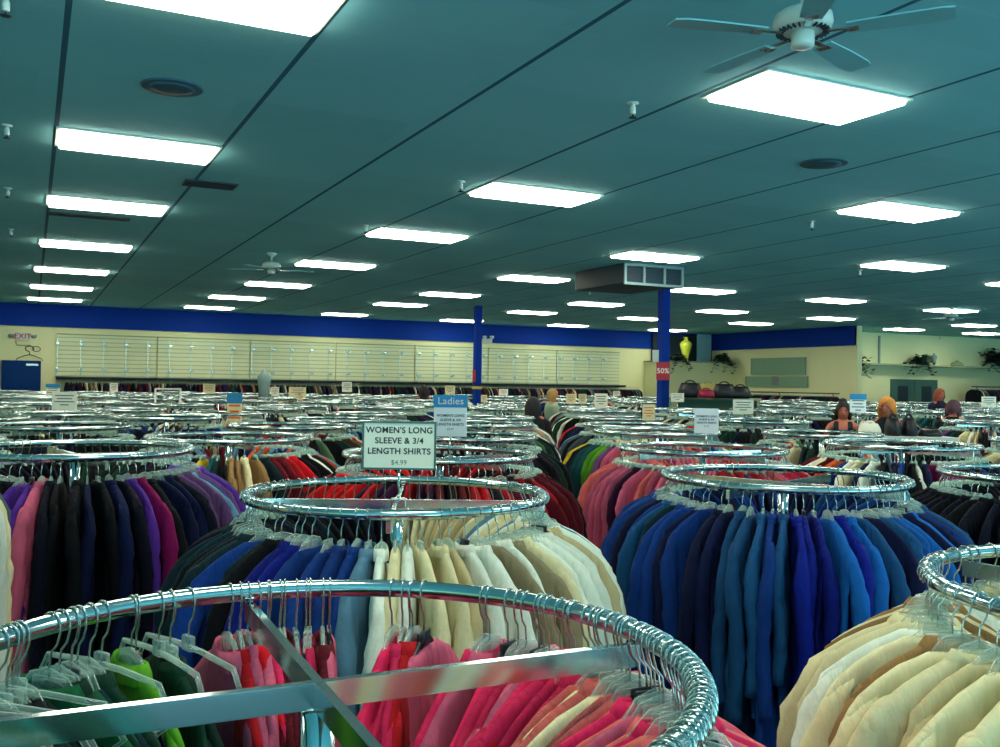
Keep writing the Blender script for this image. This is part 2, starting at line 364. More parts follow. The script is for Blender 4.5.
# ------------------------------------------------------------------ round racks
RR, RH = .457, 1.35
ring = MB().tube([(RR*math.cos(2*PI*k/96), RR*math.sin(2*PI*k/96), 0) for k in range(96)], .0145, 12, closed=True).mesh('ring_rail', CHROME, True)
barx = MB().box((0, 0, -.031), (2*RR+.012, .013, .032), .0015).mesh('cross_bar', CHROME)
bary = MB().box((0, 0, -.0315), (.0128, 2*RR+.012, .0325), .0015).mesh('cross_bar', CHROME)
pole = MB().tube([(0, 0, -.05), (0, 0, -RH+.1)], .016, 12).mesh('centre_pole', CHROME, True)
slv = MB().tube([(0, 0, -.05), (0, 0, -.3)], .021, 12).mesh('pole_sleeve', CHROME, True)
bleg = MB().box((0, 0, .09-RH), (1.1, .025, .025), .002).mesh('base_leg', CHROME)
bleg2 = MB().box((0, 0, .0895-RH), (.0245, 1.1, .0245), .002).mesh('base_leg', CHROME)
cst = MB().box((0, 0, .068), (.03, .03, .03), .003).lathe([(.0, -.0), (.001, 0)], n=4)
cst = MB().tube([(-.011, 0, .027), (.011, 0, .027)], .027, 14).box((0, 0, .062), (.03, .03, .022), .003).mesh('caster', BLACKP, False)
upm = MB().tube([(0, 0, -.03), (0, 0, -.85*RH)], .014, 8).mesh('upright', CHROME, True)
def rack(x, y, h, rot, lab, near=True):
    o = empty('round_clothes_rack', (x, y, h), rot, category='clothes rack', label=lab, group='round chrome clothes racks on the sales floor')
    link('ring_rail', ring, o); link('cross_bar', barx, o); link('cross_bar', bary, o); link('centre_pole', pole, o)
    if near:
        link('pole_sleeve', slv, o)
        for me in (bleg, bleg2):
            l = link('base_leg', me, o)
            for s in (-1, 1): link('caster', cst, l, (.52*s, 0, -h) if me is bleg else (0, .52*s, -h))
    return o

# garments and hangers: local frame x = radially outwards, y = along the rail, origin on the rail's axis
def loft(loops, cap0=True, cap1=True):
    n = len(loops[0]); V = [p for l in loops for p in l]
    Fc = [(i*n+k, i*n+(k+1) % n, (i+1)*n+(k+1) % n, (i+1)*n+k) for i in range(len(loops)-1) for k in range(n)]
    if cap0: Fc.append(tuple(range(n-1, -1, -1)))
    if cap1: Fc.append(tuple((len(loops)-1)*n+k for k in range(n)))
    return V, Fc
def shirt_geo(sd, L=.70, slen=.54, W=.205, T=.021, n=26, ns=9, rows=16):
    r = random.Random(sd)
    ph = [r.uniform(0, 6.28) for _ in range(8)]; k1 = r.uniform(28, 44); k2 = r.uniform(12, 20); flare = r.uniform(.0, .055)
    droop = r.uniform(.0, .02); z0 = -.098; T = T*.8; sway = r.uniform(-.012, .012)
    spec = [(.056, z0+.004, .5), (.074, z0-.006, .75), (.105, z0-.020, .85), (.140, z0-.036-droop*.5, .9), (.172, z0-.055-droop, .95), (W-.012, z0-.075-droop, 1.), (W-.004, z0-.11, 1.05)]
    for i in range(rows):
        t = (i+1)/rows; spec.append((W-.006-.022*math.sin(min(1, t*1.6)*PI)+flare*t, z0-.11-(L-.11)*t, 1.05+.25*t))
    loops = []
    for w, z, tk in spec:
        dz = max(0, (z0-.03-z))/L; lp = []
        for k in range(n):
            a = 2*PI*k/n; c, s = math.cos(a), math.sin(a)
            x = w*math.copysign(abs(c)**.75, c); y = T*tk*math.copysign(abs(s)**.7, s)
            A = .0012+.012*min(1, dz*2)
            fy = A*(math.sin(k1*x+ph[0]+3*z+.8*math.sin(7*z+ph[5]))+.55*math.sin(k2*x*1.7+ph[1]+6*z)+.35*math.sin(70*x+ph[6]+9*z)*(1 if s > 0 else -.6))
            fy += .003*math.sin(44*(z+x*.7)+ph[7])*min(1, dz*5)+.002*math.sin(75*(z-x*.9)+ph[4])*min(1, dz*6)
            fx = .012*dz*math.sin(7*z+ph[2])+sway*dz
            lp.append((x+fx, y*(1+1.5*x)+fy, z+.014*dz*math.sin(9*x+ph[3])))
        loops.append(lp)
    body = loft(loops, True, False)
    sl = []
    for sg in (-1, 1):
        lp = []; rot = r.uniform(-.3, .3); m = 20; bend = r.uniform(-.006, .006); q = [r.uniform(0, 6.28) for _ in range(4)]; swing = r.uniform(.005, .045)
        for i in range(m+1):
            t = i/m; u = min(1, t*3.2)
            cx = sg*(W-.040+.034*math.sin(u*PI/2)+swing*t+bend*math.sin(t*PI)); cz = z0-.060-droop-slen*t**1.05
            rx = (.020+.024*math.sin(min(1, .12+t*3)*PI/2))*(1-.38*t); ry = (.011+.010*min(1, t*4))*(1-.15*t)
            cy = .008*math.sin(6*t+q[0])+rot*.1*t
            ring_ = []
            for k in range(ns):
                a = 2*PI*k/ns
                rr = 1+.07*math.sin(19*t+q[1]+2*a)+.07*math.sin(37*t+q[2]+a)+.05*math.sin(53*t+q[3]-2*a)
                if t == 0: rr = .8
                ring_.append((cx+rx*rr*math.cos(a), cy+ry*math.sin(a)*rr*(1+1.5*cx), cz-.45*rx*math.cos(a)*sg*(1-u*.7)))
            lp.append(ring_)
        sl.append(loft(lp, True, True))
    cl = []; m = 14
    for (w, t, z) in ((.054, .013, z0-.004), (.048, .014, z0+.014), (.052, .018, z0+.019), (.064, .021, z0+.004), (.070, .021, z0-.012)):
        cl.append([(w*math.cos(2*PI*k/m), t*math.sin(2*PI*k/m), z-.008*math.sin(2*PI*k/m)**2) for k in range(m)])
    return body, sl, loft(cl, False, False)
VAR = []
for i in range(14):
    L = [.70, .66, .74, .68, .62, .72, .78, .64, .7, .67, .73, .60, .69, .76][i]
    sl = .56 if i % 7 != 4 else .47
    geo = shirt_geo(100+i, L, sl, W=[.205, .2, .212, .195, .2, .208, .215, .19, .205, .2, .21, .19, .203, .208][i], T=[.019, .022, .017, .024, .018, .02, .026, .018, .021, .019, .023, .017, .02, .022][i])
    ms = []
    for mt in (FAB, FABS):
        ms.append((mesh('shirt_body', *geo[0], mt), [mesh('sleeve', *g, mt) for g in geo[1]], mesh('collar', *geo[2], mt)))
    arr = [geo[0], *geo[1]]+([geo[2]] if i % 2 == 0 else [])
    V = []; Fc = []
    for v, f in arr:
        n0 = len(V); V += v; Fc += [tuple(a+n0 for a in q) for q in f if len(q) == 4]
    VAR.append((ms, np.array(V), np.array(Fc)))
LOW = []
for i in range(6):
    b_, s_, c_ = shirt_geo(300+i, [.7, .62, .76, .66, .7, .72][i], .5, n=8, ns=5, rows=3)
    V = []; Fc = []
    for v, f in (b_, *s_):
        n0 = len(V); V += v; Fc += [tuple(a+n0 for a in q) for q in f if len(q) == 4]
    LOW.append((np.array(V), np.array(Fc)))

def hook_pts(seg=9):
    P = [(.0165*math.cos(a), 0, .0165*math.sin(a)) for a in np.linspace(-.5, PI, seg)]   # from the open tip over the rail
    P = [(p[0], 0, p[2]) for p in P]
    P += [(-.0165, 0, -.012), (-.012, 0, -.028), (-.002, 0, -.04), (0, 0, -.055), (0, 0, -.078)]
    return P
hook = MB().tube(hook_pts(), .0017, 6).mesh('hook', STEEL, True)
def hanger_body(kind):
    b = MB()
    if kind == 0:     # moulded shirt hanger
        pts = [(sg*x, 0, z) for sg, seq in ((-1, ((.150, -.178), (.13, -.165), (.10, -.145), (.055, -.112), (.02, -.084))), (1, ((.02, -.084), (.055, -.112), (.10, -.145), (.13, -.165), (.150, -.178)))) for x, z in seq]
        b.tube(pts, [.0045, .0055, .006, .006, .0065, .0065, .006, .006, .0055, .0045], 8, flat=.6)
        b.box((0, 0, -.082), (.05, .007, .026), .002)
    elif kind == 1:   # wide flat necked hanger
        b.tube([(-.15, 0, -.180), (-.11, 0, -.152), (-.06, 0, -.116), (-.03, 0, -.078), (0, 0, -.070), (.03, 0, -.078), (.06, 0, -.116), (.11, 0, -.152), (.15, 0, -.180)], [.005, .006, .007, .009, .009, .009, .007, .006, .005], 8, flat=.4)
        b.box((0, 0, -.092), (.06, .006, .034), .002)
        b.tube([(-.15, 0, -.18), (-.1, 0, -.186), (.1, 0, -.186), (.15, 0, -.18)], .003, 6)
    else:             # skirt style frame: straight bar, square shoulders
        b.tube([(-.16, 0, -.13), (-.13, 0, -.085), (-.04, 0, -.078), (.04, 0, -.078), (.13, 0, -.085), (.16, 0, -.13), (.13, 0, -.155), (-.13, 0, -.155)], .0048, 6, closed=True)
        b.box((0, 0, -.072), (.03, .009, .024), .002)
    return b
hb = [hanger_body(k).mesh('hanger_body', PLAST, True) for k in range(3)]
hbb = hanger_body(0).mesh('hanger_body', BLACKP, True)
def lowhang():
    b = MB()
    b.tube([(.017, 0, -.006), (.012, 0, .014), (0, 0, .019), (-.014, 0, .012), (-.016, 0, -.012), (0, 0, -.045), (0, 0, -.078)], .0022, 3, cap=False)
    n1 = len(b.f)
    b.tube([(-.13, 0, -.17), (-.055, 0, -.115), (-.03, 0, -.080), (.03, 0, -.080), (.055, 0, -.115), (.13, 0, -.17)], [.005, .009, .014, .014, .009, .005], 4, flat=.35, cap=False)
    return np.array(b.v), np.array([f for f in b.f if len(f) == 4]), n1
LH = lowhang()

PAL = {'black': (4, 9, 20), 'dark navy': (5, 12, 38), 'navy': (8, 26, 72), 'dark teal': (5, 48, 58), 'teal': (20, 96, 100), 'royal blue': (4, 34, 140), 'mid blue': (12, 66, 140),
       'bright blue': (20, 110, 190), 'steel blue': (28, 88, 135), 'pale blue': (110, 155, 180), 'cream': (222, 212, 170), 'white': (225, 230, 215), 'beige': (196, 180, 138), 'taupe': (150, 138, 108), 'olive': (92, 92, 60),
       'purple': (105, 55, 165), 'lavender': (105, 95, 170), 'mauve': (125, 85, 135), 'magenta': (160, 8, 105), 'pink': (215, 105, 135), 'hot pink': (220, 40, 95), 'salmon': (225, 115, 110), 'red': (205, 18, 35), 'dark red': (105, 5, 30),
       'bright red': (230, 30, 30), 'plum': (60, 15, 60), 'green': (14, 105, 66), 'lime green': (100, 165, 40), 'dark green': (10, 58, 42), 'sage green': (95, 130, 95), 'yellow': (215, 185, 40), 'turquoise': (30, 150, 150), 'orange': (215, 95, 40),
       'grey': (85, 105, 112), 'brown': (80, 50, 40), 'tan': (165, 130, 85)}
DARK = ['black', 'black', 'dark navy', 'navy', 'dark teal', 'black', 'dark green', 'plum']
MIX = ['black', 'black', 'dark navy', 'navy', 'dark teal', 'teal', 'cream', 'white', 'beige', 'taupe', 'dark red', 'red', 'grey', 'mid blue', 'brown', 'dark green', 'pale blue', 'mauve', 'tan', 'sage green', 'dark navy', 'black']
def seq(*runs):
    """runs of (start angle, end angle, choices): angle 0 faces the camera, + to the right"""
    return lambda a: random.choice(next((c for lo, hi, c in runs if lo <= a < hi), DARK))
# the hex layout of racks; each row alternates its offset
RK = []
def add(x, y, h, rot, name, n, f, gap=None, cnt=None): RK.append(dict(x=x, y=y, h=h, rot=rot, name=name, n=n, f=f, gap=gap))
add(.321, 1.137, 1.35, -.02, 'the nearest rack', 0, None)
add(1.03, 2.80, 1.35, -.40, 'the rack under the framed price sign', 76, seq((-180, -60, ['black', 'dark teal', 'black', 'dark navy', 'dark teal']), (-60, -46, ['dark teal', 'mid blue', 'black']), (-46, -30, ['black', 'dark navy', 'dark teal', 'royal blue']), (-30, -12, ['royal blue', 'mid blue', 'steel blue', 'navy']), (-12, -6, ['pale blue', 'white']),
    (-6, 22, ['cream', 'white', 'cream', 'beige']), (22, 52, ['cream', 'beige', 'white', 'taupe', 'cream']), (52, 75, ['beige', 'cream', 'taupe', 'white']), (75, 130, ['cream', 'pale blue', 'white', 'white']), (130, 181, ['cream', 'beige'])))
add(2.65, 2.85, 1.35, .4, 'the rack of blue shirts', 76, seq((-180, -55, ['mid blue', 'steel blue', 'navy', 'mid blue']), (-55, -15, ['steel blue', 'mid blue', 'navy', 'navy', 'dark teal']), (-15, 8, ['navy', 'royal blue', 'navy', 'mid blue', 'steel blue']), (8, 30, ['royal blue', 'bright blue', 'royal blue', 'mid blue']), (30, 70, ['bright blue', 'steel blue', 'mid blue', 'navy']), (70, 181, ['steel blue', 'mid blue', 'navy'])))
add(1.86, .94, 1.35, .1, 'the near rack of cream shirts', 66, seq((-180, 181, ['cream', 'white', 'cream', 'beige', 'white', 'cream', 'tan'])))
add(.17, 4.32, 1.40, .2, 'the rack of dark and purple shirts', 76, seq((-180, -75, ['purple', 'black', 'dark navy']), (-75, -50, ['dark red', 'dark navy', 'black']), (-50, -24, ['black', 'dark navy', 'dark green', 'plum']), (-24, -17, ['purple']), (-17, -11.5, ['pink']), (-11.5, -6, ['black', 'dark navy']), (-6, -1, ['dark red']), (-1, 20, ['black', 'dark navy', 'black', 'black', 'navy']), (20, 26, ['navy', 'purple']), (26, 33, ['magenta']),
    (33, 38, ['black', 'plum']), (38, 56, ['mauve', 'navy', 'lavender', 'dark navy']), (56, 75, ['lavender', 'mauve', 'pale blue']), (75, 110, ['lavender', 'purple', 'purple']), (110, 181, DARK)))
add(-.73, 2.78, 1.60, 0, 'the rack of white shirts at the left edge', 40, seq((-180, 181, ['white', 'cream', 'pale blue', 'grey'])))
add(4.20, 2.80, 1.32, .2, 'the rack of black garments', 60, seq((-180, 181, ['black', 'black', 'dark navy', 'black'])))
add(1.80, 4.30, 1.35, .3, 'the rack of red shirts', 66, seq((-180, -40, ['red', 'bright red', 'black', 'bright red', 'dark red']), (-40, 40, ['red', 'dark red', 'red', 'black', 'plum']), (40, 181, ['dark red', 'dark red', 'black', 'red'])))
add(3.40, 4.30, 1.35, .1, 'the rack of pink shirts', 66, seq((-180, -80, ['salmon', 'pink']), (-80, -66, ['bright red', 'salmon']), (-66, -40, ['pink', 'plum', 'dark teal', 'pink']), (-40, 0, ['pink', 'mauve', 'salmon', 'pink']), (0, 181, ['pink', 'red', 'hot pink', 'salmon', 'mauve'])))
add(5.00, 4.32, 1.35, .2, 'the rack with one magenta shirt', 64, seq((-180, -40, ['white', 'black', 'cream', 'orange', 'pale blue', 'dark red']), (-40, 20, ['black', 'cream', 'navy', 'mid blue', 'black', 'white']), (20, 34, ['magenta']), (34, 60, ['mid blue', 'black', 'dark navy']), (60, 181, DARK)))
add(1.05, 5.72, 1.36, .1, 'the rack of mixed tan and red shirts', 64, seq((-180, -20, MIX), (-20, 0, ['dark teal', 'teal', 'yellow']), (0, 25, ['cream', 'tan', 'dark teal']), (25, 50, ['plum', 'dark red', 'red', 'dark green']), (50, 75, ['black', 'white', 'cream', 'black']), (75, 181, ['mid blue', 'pale blue', 'orange', 'black'])))
add(4.20, 5.86, 1.36, .4, 'the rack of yellow and green shirts', 64, seq((-180, -104, ['pink', 'cream', 'tan']), (-104, -90, ['turquoise']), (-90, -80, ['yellow']), (-80, -74, ['dark red']), (-74, -54, ['dark teal', 'teal', 'dark teal']), (-54, -44, ['lime green']), (-44, -40, ['mauve']), (-40, 40, ['salmon', 'red', 'pink', 'mauve']), (40, 181, MIX)))
names = {}
TH = [MIX, DARK, MIX, ['black', 'dark navy', 'grey', 'cream', 'dark teal'], ['navy', 'mid blue', 'black', 'pale blue', 'grey'], ['beige', 'cream', 'taupe', 'brown', 'black'], DARK+['red', 'white'], ['dark green', 'teal', 'black', 'sage green', 'white']]
SKIP = set()
PPL = [(843, 11.4), (890, 10.6), (953, 12.5), (939, 19), (552, 17), (533, 11.5), (424, 20), (898, 8.6), (700, 16.6), (715, 16.6), (730, 16.6)]
PPX = [at(a, 390, b) for a, b in PPL]
def blocked(x, y):
    if any(math.hypot(x-q[0], y-q[1]) < .72 for q in PPX): return True
    for (a, b) in ((c1[0], c1[1]), (c2[0], c2[1])):
        if abs(x-a) < .9 and abs(y-b) < .9: return True
    return False
row = 0; y = 5.8; rows = {}
for row in range(14):
    yy = 5.8+row*1.53
    off = 1.05 if row % 2 == 0 else .2
    for k in range(-3, 24):
        x = off+1.6*k
        if yy > 26.0: continue
        if x > 21.2 and yy > 19.8: continue
        if x > 31: continue
        X, Y, D = px((x, yy, RH)); m_ = .8*F/D
        if D < 1 or X < -m_ or X > 1000+m_: continue
        if any(abs(x-r['x']) < .8 and abs(yy-r['y']) < .8 for r in RK): continue
        if blocked(x, yy): continue
        RK.append(dict(x=x+random.uniform(-.09, .09), y=yy+random.uniform(-.09, .09), h=RH+random.uniform(-.02, .03), rot=random.uniform(0, 1.57), name=None,
                       n=random.choice([38, 46, 52, 56]) if row < 8 else 30, f=(lambda t: (lambda a: random.choice(t)))(random.choice(TH)), gap=None))
for yy, ks in ((4.3, (6.6, 8.2)), (2.8, (5.8,)),):
    for x in ks:
        X, Y, D = px((x, yy, RH))
        if X < 1000+.8*F/D: RK.append(dict(x=x, y=yy, h=RH, rot=.3, name=None, n=40, f=(lambda a: random.choice(MIX)), gap=None))
# label the unnamed racks by row (counted away from the camera) and place in the row
far = [r for r in RK if r['name'] is None]
byrow = {}
for r in far: byrow.setdefault(round((r['y']-1.1)/1.55), []).append(r)
for k, rs in byrow.items():
    rs.sort(key=lambda r: r['x'])
    for i, r in enumerate(rs): r['lab'] = 'chrome round rack, %s from the left in the %s row back from the camera' % (ordw(i), ordw(max(0, k)))
LB = {'the nearest rack': 'chrome round rack nearest the camera, green and pink clothes inside its ring',
      'the rack under the framed price sign': 'chrome round rack of dark, blue and cream shirts under the framed price sign',
      'the rack of blue shirts': 'chrome round rack crowded with blue shirts only',
      'the near rack of cream shirts': 'chrome round rack of cream shirts cut off by the lower right edge',
      'the rack of dark and purple shirts': 'chrome round rack of black, navy and purple shirts at the left',
      'the rack of white shirts at the left edge': 'chrome round rack of white shirts just poking in at the left edge',
      'the rack of black garments': 'chrome round rack of black garments at the right edge behind the cream shirts',
      'the rack of red shirts': 'chrome round rack of red and dark red shirts under the blue-topped sign',
      'the rack of pink shirts': 'chrome round rack of pink and salmon shirts behind the blue shirts',
      'the rack with one magenta shirt': 'chrome round rack of mixed shirts with one magenta shirt at its right',
      'the rack of mixed tan and red shirts': 'chrome round rack of tan, teal and red shirts behind the purple shirts',
      'the rack of yellow and green shirts': 'chrome round rack with yellow, turquoise and lime green shirts on its left side'}
G = []   # every garment: rack, world angle, colour name
for ri, r in enumerate(RK):
    r['D'] = px((r['x'], r['y'], r['h']))[2]
    rack(r['x'], r['y'], r['h'], r['rot'], LB.get(r['name']) or r['lab'], r['D'] < 9)
    toc = math.atan2(-r['y'], -r['x'])          # direction from the rack to the camera
    r['toc'] = toc
    if ri == 0: continue
    for k in range(r['n']):
        a = -180+360*(k+random.uniform(-.3, .3))/r['n']
        G.append(dict(r=r, a=a, th=toc+math.radians(a), c=r['f'](a)))
# the nearest rack: world angles (degrees, 0 = along +x) and colours, in bunches as they hang
N0 = []
def bunch(a0, a1, n, cs, jit=1.): 
    for k in range(n): N0.append((a0+(a1-a0)*(k+.5)/n+random.uniform(-jit, jit), random.choice(cs)))
bunch(-75, -20, 22, ['cream', 'pink', 'white', 'salmon', 'red'])
bunch(-20, 12, 13, ['cream', 'pink', 'salmon', 'hot pink'])
bunch(12, 34, 10, ['hot pink', 'pink', 'bright red', 'hot pink'])
bunch(37, 39, 2, ['pink', 'hot pink'], .4)
bunch(52, 60, 5, ['hot pink', 'hot pink', 'red', 'pink'])
bunch(72, 94, 14, ['pink', 'hot pink', 'dark red', 'plum', 'red', 'hot pink'])
bunch(103, 106, 2, ['sage green', 'dark green'])
bunch(112, 114, 1, ['lime green'])
bunch(119, 131, 5, ['green', 'dark green', 'dark teal', 'lime green'])
bunch(134, 146, 6, ['dark green', 'black', 'green', 'dark teal'])
bunch(152, 205, 18, ['green', 'black', 'dark teal', 'sage green', 'dark green', 'green', 'lime green'])
bunch(205, 240, 12, ['dark green', 'green', 'turquoise'])
for a, c in N0: G.append(dict(r=RK[0], th=math.radians(a), a=(a-math.degrees(RK[0]['toc'])+180) % 360-180, c=c))
# which garments show largest: near ones in frame; the far side of a rack hides behind its front
for g in G:
    r = g['r']; gx, gy = r['x']+.5*math.cos(g['th']), r['y']+.5*math.sin(g['th'])
    X, Y, D = px((gx, gy, r['h']-.3)); g['X'] = X; g['D'] = D
    pen = 0 if (r is RK[0]) else (0 if abs(g['a']) < 100 else 2.4)
    if D < .3 or X < -60*2/D-40 or X > 1040+60*2/D: pen += 100
    g['s'] = D+pen
    g['v'] = random.randrange(14); g['low'] = random.randrange(6); g['yaw'] = random.uniform(-.09, .09); g['tilt'] = random.uniform(-.035, .035); g['drop'] = random.uniform(-.008, .008)
    g['sc'] = random.uniform(.93, 1.05); c = tuple(v**1.12 for v in lin(PAL[g['c']])); k = random.uniform(.65, 1.15) if c[1] < .35 else random.uniform(.95, 1.25); g['rgb'] = tuple(min(1, x*k) for x in c)
G.sort(key=lambda g: g['s'])
IND, REST = G[:300], [g for g in G[300:] if g['s'] < 99 or g['r']['D'] < 4]
def gmat(g, shirt=True):
    r = g['r']; th = g['th']
    m = Matrix.Translation((r['x']+RR*math.cos(th), r['y']+RR*math.sin(th), r['h']+(.0 if not shirt else 0)))
    return m @ Matrix.Rotation(th+g['yaw'], 4, 'Z') @ Matrix.Rotation(g['tilt'], 4, 'Y') 
KIND = {4: 'short-sleeved shirt', 11: 'short-sleeved shirt'}
groups = {}
for g in IND: groups.setdefault((id(g['r']), g['c'], abs(g['a']) <= 90), []).append(g)
for k, gs in groups.items():
    gs.sort(key=lambda g: g['X'])
    for i, g in enumerate(gs):
        side = 'near side' if k[2] else 'far side'
        w = '' if len(gs) == 1 else ('%s ' % ordw(i))
        g['which'] = (w, g['c'], 'from the left on the ' if w else 'on the ', side, g['r']['name'] or 'a mixed rack')
def short(n): return n.replace('the rack of ', '').replace('the rack ', '').replace('the near rack of ', 'the near ')
RS = {'the nearest rack': 'the nearest rack', 'the rack under the framed price sign': 'the framed-sign rack', 'the rack of blue shirts': 'the all-blue rack', 'the near rack of cream shirts': 'the cream rack',
      'the rack of dark and purple shirts': 'the purple-and-dark rack', 'the rack of white shirts at the left edge': 'the edge white rack', 'the rack of black garments': 'the black rack', 'the rack of red shirts': 'the red rack',
      'the rack of pink shirts': 'the pink rack', 'the rack with one magenta shirt': 'the magenta-shirt rack', 'the rack of mixed tan and red shirts': 'the tan-and-red rack', 'the rack of yellow and green shirts': 'the yellow-and-green rack'}
for g in IND:
    w, c, fr, side, nm = g['which']; rs = RS.get(nm, 'a mixed rack')
    stripe = g['c'] in ('grey', 'teal') and random.random() < .15
    ms = VAR[g['v']][0][1 if stripe else 0]
    o = link('hanging_shirt', ms[0]); o.matrix_world = gmat(g); o.scale = (g['sc'],)*3
    o['label'] = '%s%s shirt %s%s of %s' % (w, c, fr, side, rs); o['category'] = 'shirt'; o['group'] = 'shirts on '+rs; o.color = (*g['rgb'], 1)
    for sm in ms[1]: s = link('sleeve', sm, o); s.color = o.color
    if g['v'] % 2 == 0: s = link('collar', ms[2], o); s.color = o.color
    blk = random.random() < .1
    h = link('clothes_hanger', hbb if blk else hb[random.choice((0, 1, 1))]); h.matrix_world = gmat(g, False)
    o2 = link('hook', hook, h)
    h['label'] = '%s plastic hanger of the %s%s shirt, %s of %s' % ('black' if blk else 'clear', w, c, side, rs); h['category'] = 'clothes hanger'; h['group'] = 'hangers on '+rs
# extra empty hangers bunched on the nearest ring
empt = []
for a0, a1, n in ((-40, 22, 7), (98, 128, 5), (135, 160, 5), (185, 210, 3)):
    for k in range(n): empt.append(a0+(a1-a0)*(k+.5)/n+random.uniform(-1.5, 1.5))
for i, a in enumerate(empt):
    g = dict(r=RK[0], th=math.radians(a), yaw=random.uniform(-.25, .25), tilt=random.uniform(-.06, .06))
    blk = random.random() < .15
    h = link('clothes_hanger', hbb if blk else hb[2 if a > 60 else 1]); h.matrix_world = gmat(g, False); link('hook', hook, h)
    h['label'] = 'empty %s plastic hanger, %s clockwise on the ring of the nearest rack' % ('black' if blk else 'clear', ordw(len(empt)-1-i)); h['category'] = 'clothes hanger'; h['group'] = 'empty hangers on the nearest rack'
# all remaining garments and hangers
def bulk(name, items, mats, kind='stuff', dye=True, matidx=None, **kw):
    Vs, Fs, Cs, n = [], [], [], 0; MI = []
    for V, Fc, mtx, c in items:
        A = np.array(mtx); W = V@A[:3, :3].T+A[:3, 3]; Vs.append(W); Fs.append(Fc+n); n += len(V)
        if dye: Cs.append(np.tile([*c, 1.], (len(V), 1)))
        if matidx is not None: mi = np.ones(len(Fc), int); mi[:matidx] = 0; MI.append(mi)
    V = np.concatenate(Vs).astype(np.float32); Fq = np.concatenate(Fs).astype(np.int32)
    me = bpy.data.meshes.new(name); me.vertices.add(len(V)); me.vertices.foreach_set('co', V.ravel())
    me.loops.add(Fq.size); me.loops.foreach_set('vertex_index', Fq.ravel())
    me.polygons.add(len(Fq)); me.polygons.foreach_set('loop_start', np.arange(0, Fq.size, 4, dtype=np.int32)); me.polygons.foreach_set('loop_total', np.full(len(Fq), 4, np.int32))
    me.polygons.foreach_set('use_smooth', np.ones(len(Fq), bool))
    for m in mats: me.materials.append(m)
    if matidx is not None: me.polygons.foreach_set('material_index', np.concatenate(MI).astype(np.int32))
    if dye:
        ca = me.color_attributes.new('dye', 'FLOAT_COLOR', 'POINT'); ca.data.foreach_set('color', np.concatenate(Cs).astype(np.float32).ravel())
    me.update(calc_edges=True); me.validate()
    o = link(name, me); o['kind'] = kind
    for k, v in kw.items(): o[k] = v
    return o
it = []; hi = []
for g in REST:
    hiq = g['D'] < 8.5
    V, Fc = (VAR[g['v']][1], VAR[g['v']][2]) if hiq else LOW[g['low']]
    it.append((V, Fc, gmat(g), g['rgb'])); hi.append((LH[0], LH[1], gmat(g, False), None))
# straight rails of clothes along the far walls
def line_clothes(p0, p1, z, n, rows_=1):
    d = Vector((p1[0]-p0[0], p1[1]-p0[1], 0)); an = math.atan2(d.y, d.x)
    for k in range(n):
        t = (k+random.uniform(.2, .8))/n; c = lin(PAL[random.choice(DARK+['grey', 'black', 'dark navy', 'cream', 'taupe', 'dark red', 'dark teal', 'dark navy'])])
        m = Matrix.Translation((p0[0]+d.x*t, p0[1]+d.y*t, z)) @ Matrix.Rotation(an-PI/2+random.uniform(-.2, .2), 4, 'Z')
        V, Fc = random.choice(LOW); it.append((V, Fc, m, c)); hi.append((LH[0], LH[1], m, None))
line_clothes((.8, 27.85), (19.2, 27.85), 1.66, 330)
line_clothes((22.2, 26.6), (22.2, 21.6), 1.55, 90)
line_clothes((30.0, 22.9), (35.5, 22.9), 1.85, 110)
bulk('hanging_shirts', it, [FABV], label='crowd of remaining shirts and tops hanging on all the farther racks and wall rails', category='shirts')
bulk('clothes_hangers', hi, [STEEL, PLASTF], dye=False, matidx=LH[2], label='remaining pale plastic hangers with metal hooks on all the farther racks', category='clothes hangers')

# ------------------------------------------------------------------ price signs on stems
def sign(x0, y0, x1, y1, D, lab, face=CARD, lines=None, header=None, frame=None, ink=INK, stem=None, price=None, tsz=None, ang=0.):
    a, b = at(x0, y0, D), at(x1, y1, D); c = (a+b)/2; w, h = (x1-x0)*D/F, (y1-y0)*D/F
    base = stem if stem is not None else RH+.0
    o = empty('price_sign', (c[0], c[1], c[2]), FACE+ang, category='sign', label=lab)
    MB().box((0, 0, 0), (w, .004, h), .001).link('card', face, o)
    L = c[2]-h/2-base+.02
    MB().tube([(0, .004, -h/2), (0, .004, -h/2-max(L, .03))], .004, 8).link('stem', CHROME, o, True)
    MB().box((0, .004, -h/2-max(L, .03)), (.05, .03, .03), .004).link('clamp', CHROME, o)
    hh = 0
    if header:
        hh = h*.3; hd = MB().box((0, -.003, h/2-hh/2), (w*1.04, .004, hh), .001).link('header', BLUEC, o)
        if header != ' ':
            t = link('lettering', text_mesh(header, hh*.8, INKW, False), hd, (0, -.0056, h/2-hh/2)); t.rotation_euler = (PI/2, 0, 0)
    if frame:
        f = link('frame', frame_me(w*1.02, h*1.03, .006, .012, frame), o); f.rotation_euler = (PI/2, 0, 0)
    if lines:
        n = len(lines); ts = tsz or min((h-hh)/(n+1.2)*.95, w/ (max(map(len, lines))*.72))
        t = link('lettering', text_mesh('\n'.join(lines), ts, ink), o, (0, -.0028, -hh/2+(ts*.55 if price else 0))); t.rotation_euler = (PI/2, 0, 0)
        if price:
            t = link('price', text_mesh(price, ts*.8, INKG, False), o, (0, -.0028, -hh/2-ts*(n/2*1.25+.15))); t.rotation_euler = (PI/2, 0, 0)
    return o
def blurb(w, h, n):   # lines too small to read
    pass
WL = ["WOMEN'S LONG", 'SLEEVE & 3/4', 'LENGTH SHIRTS']
sign(363, 422, 435.5, 469, 2.92, 'cream card in a grey-green frame reading women\'s long sleeve and 3/4 length shirts', CARD, WL, frame=FRAMEG, price='$4.99', tsz=.0258)
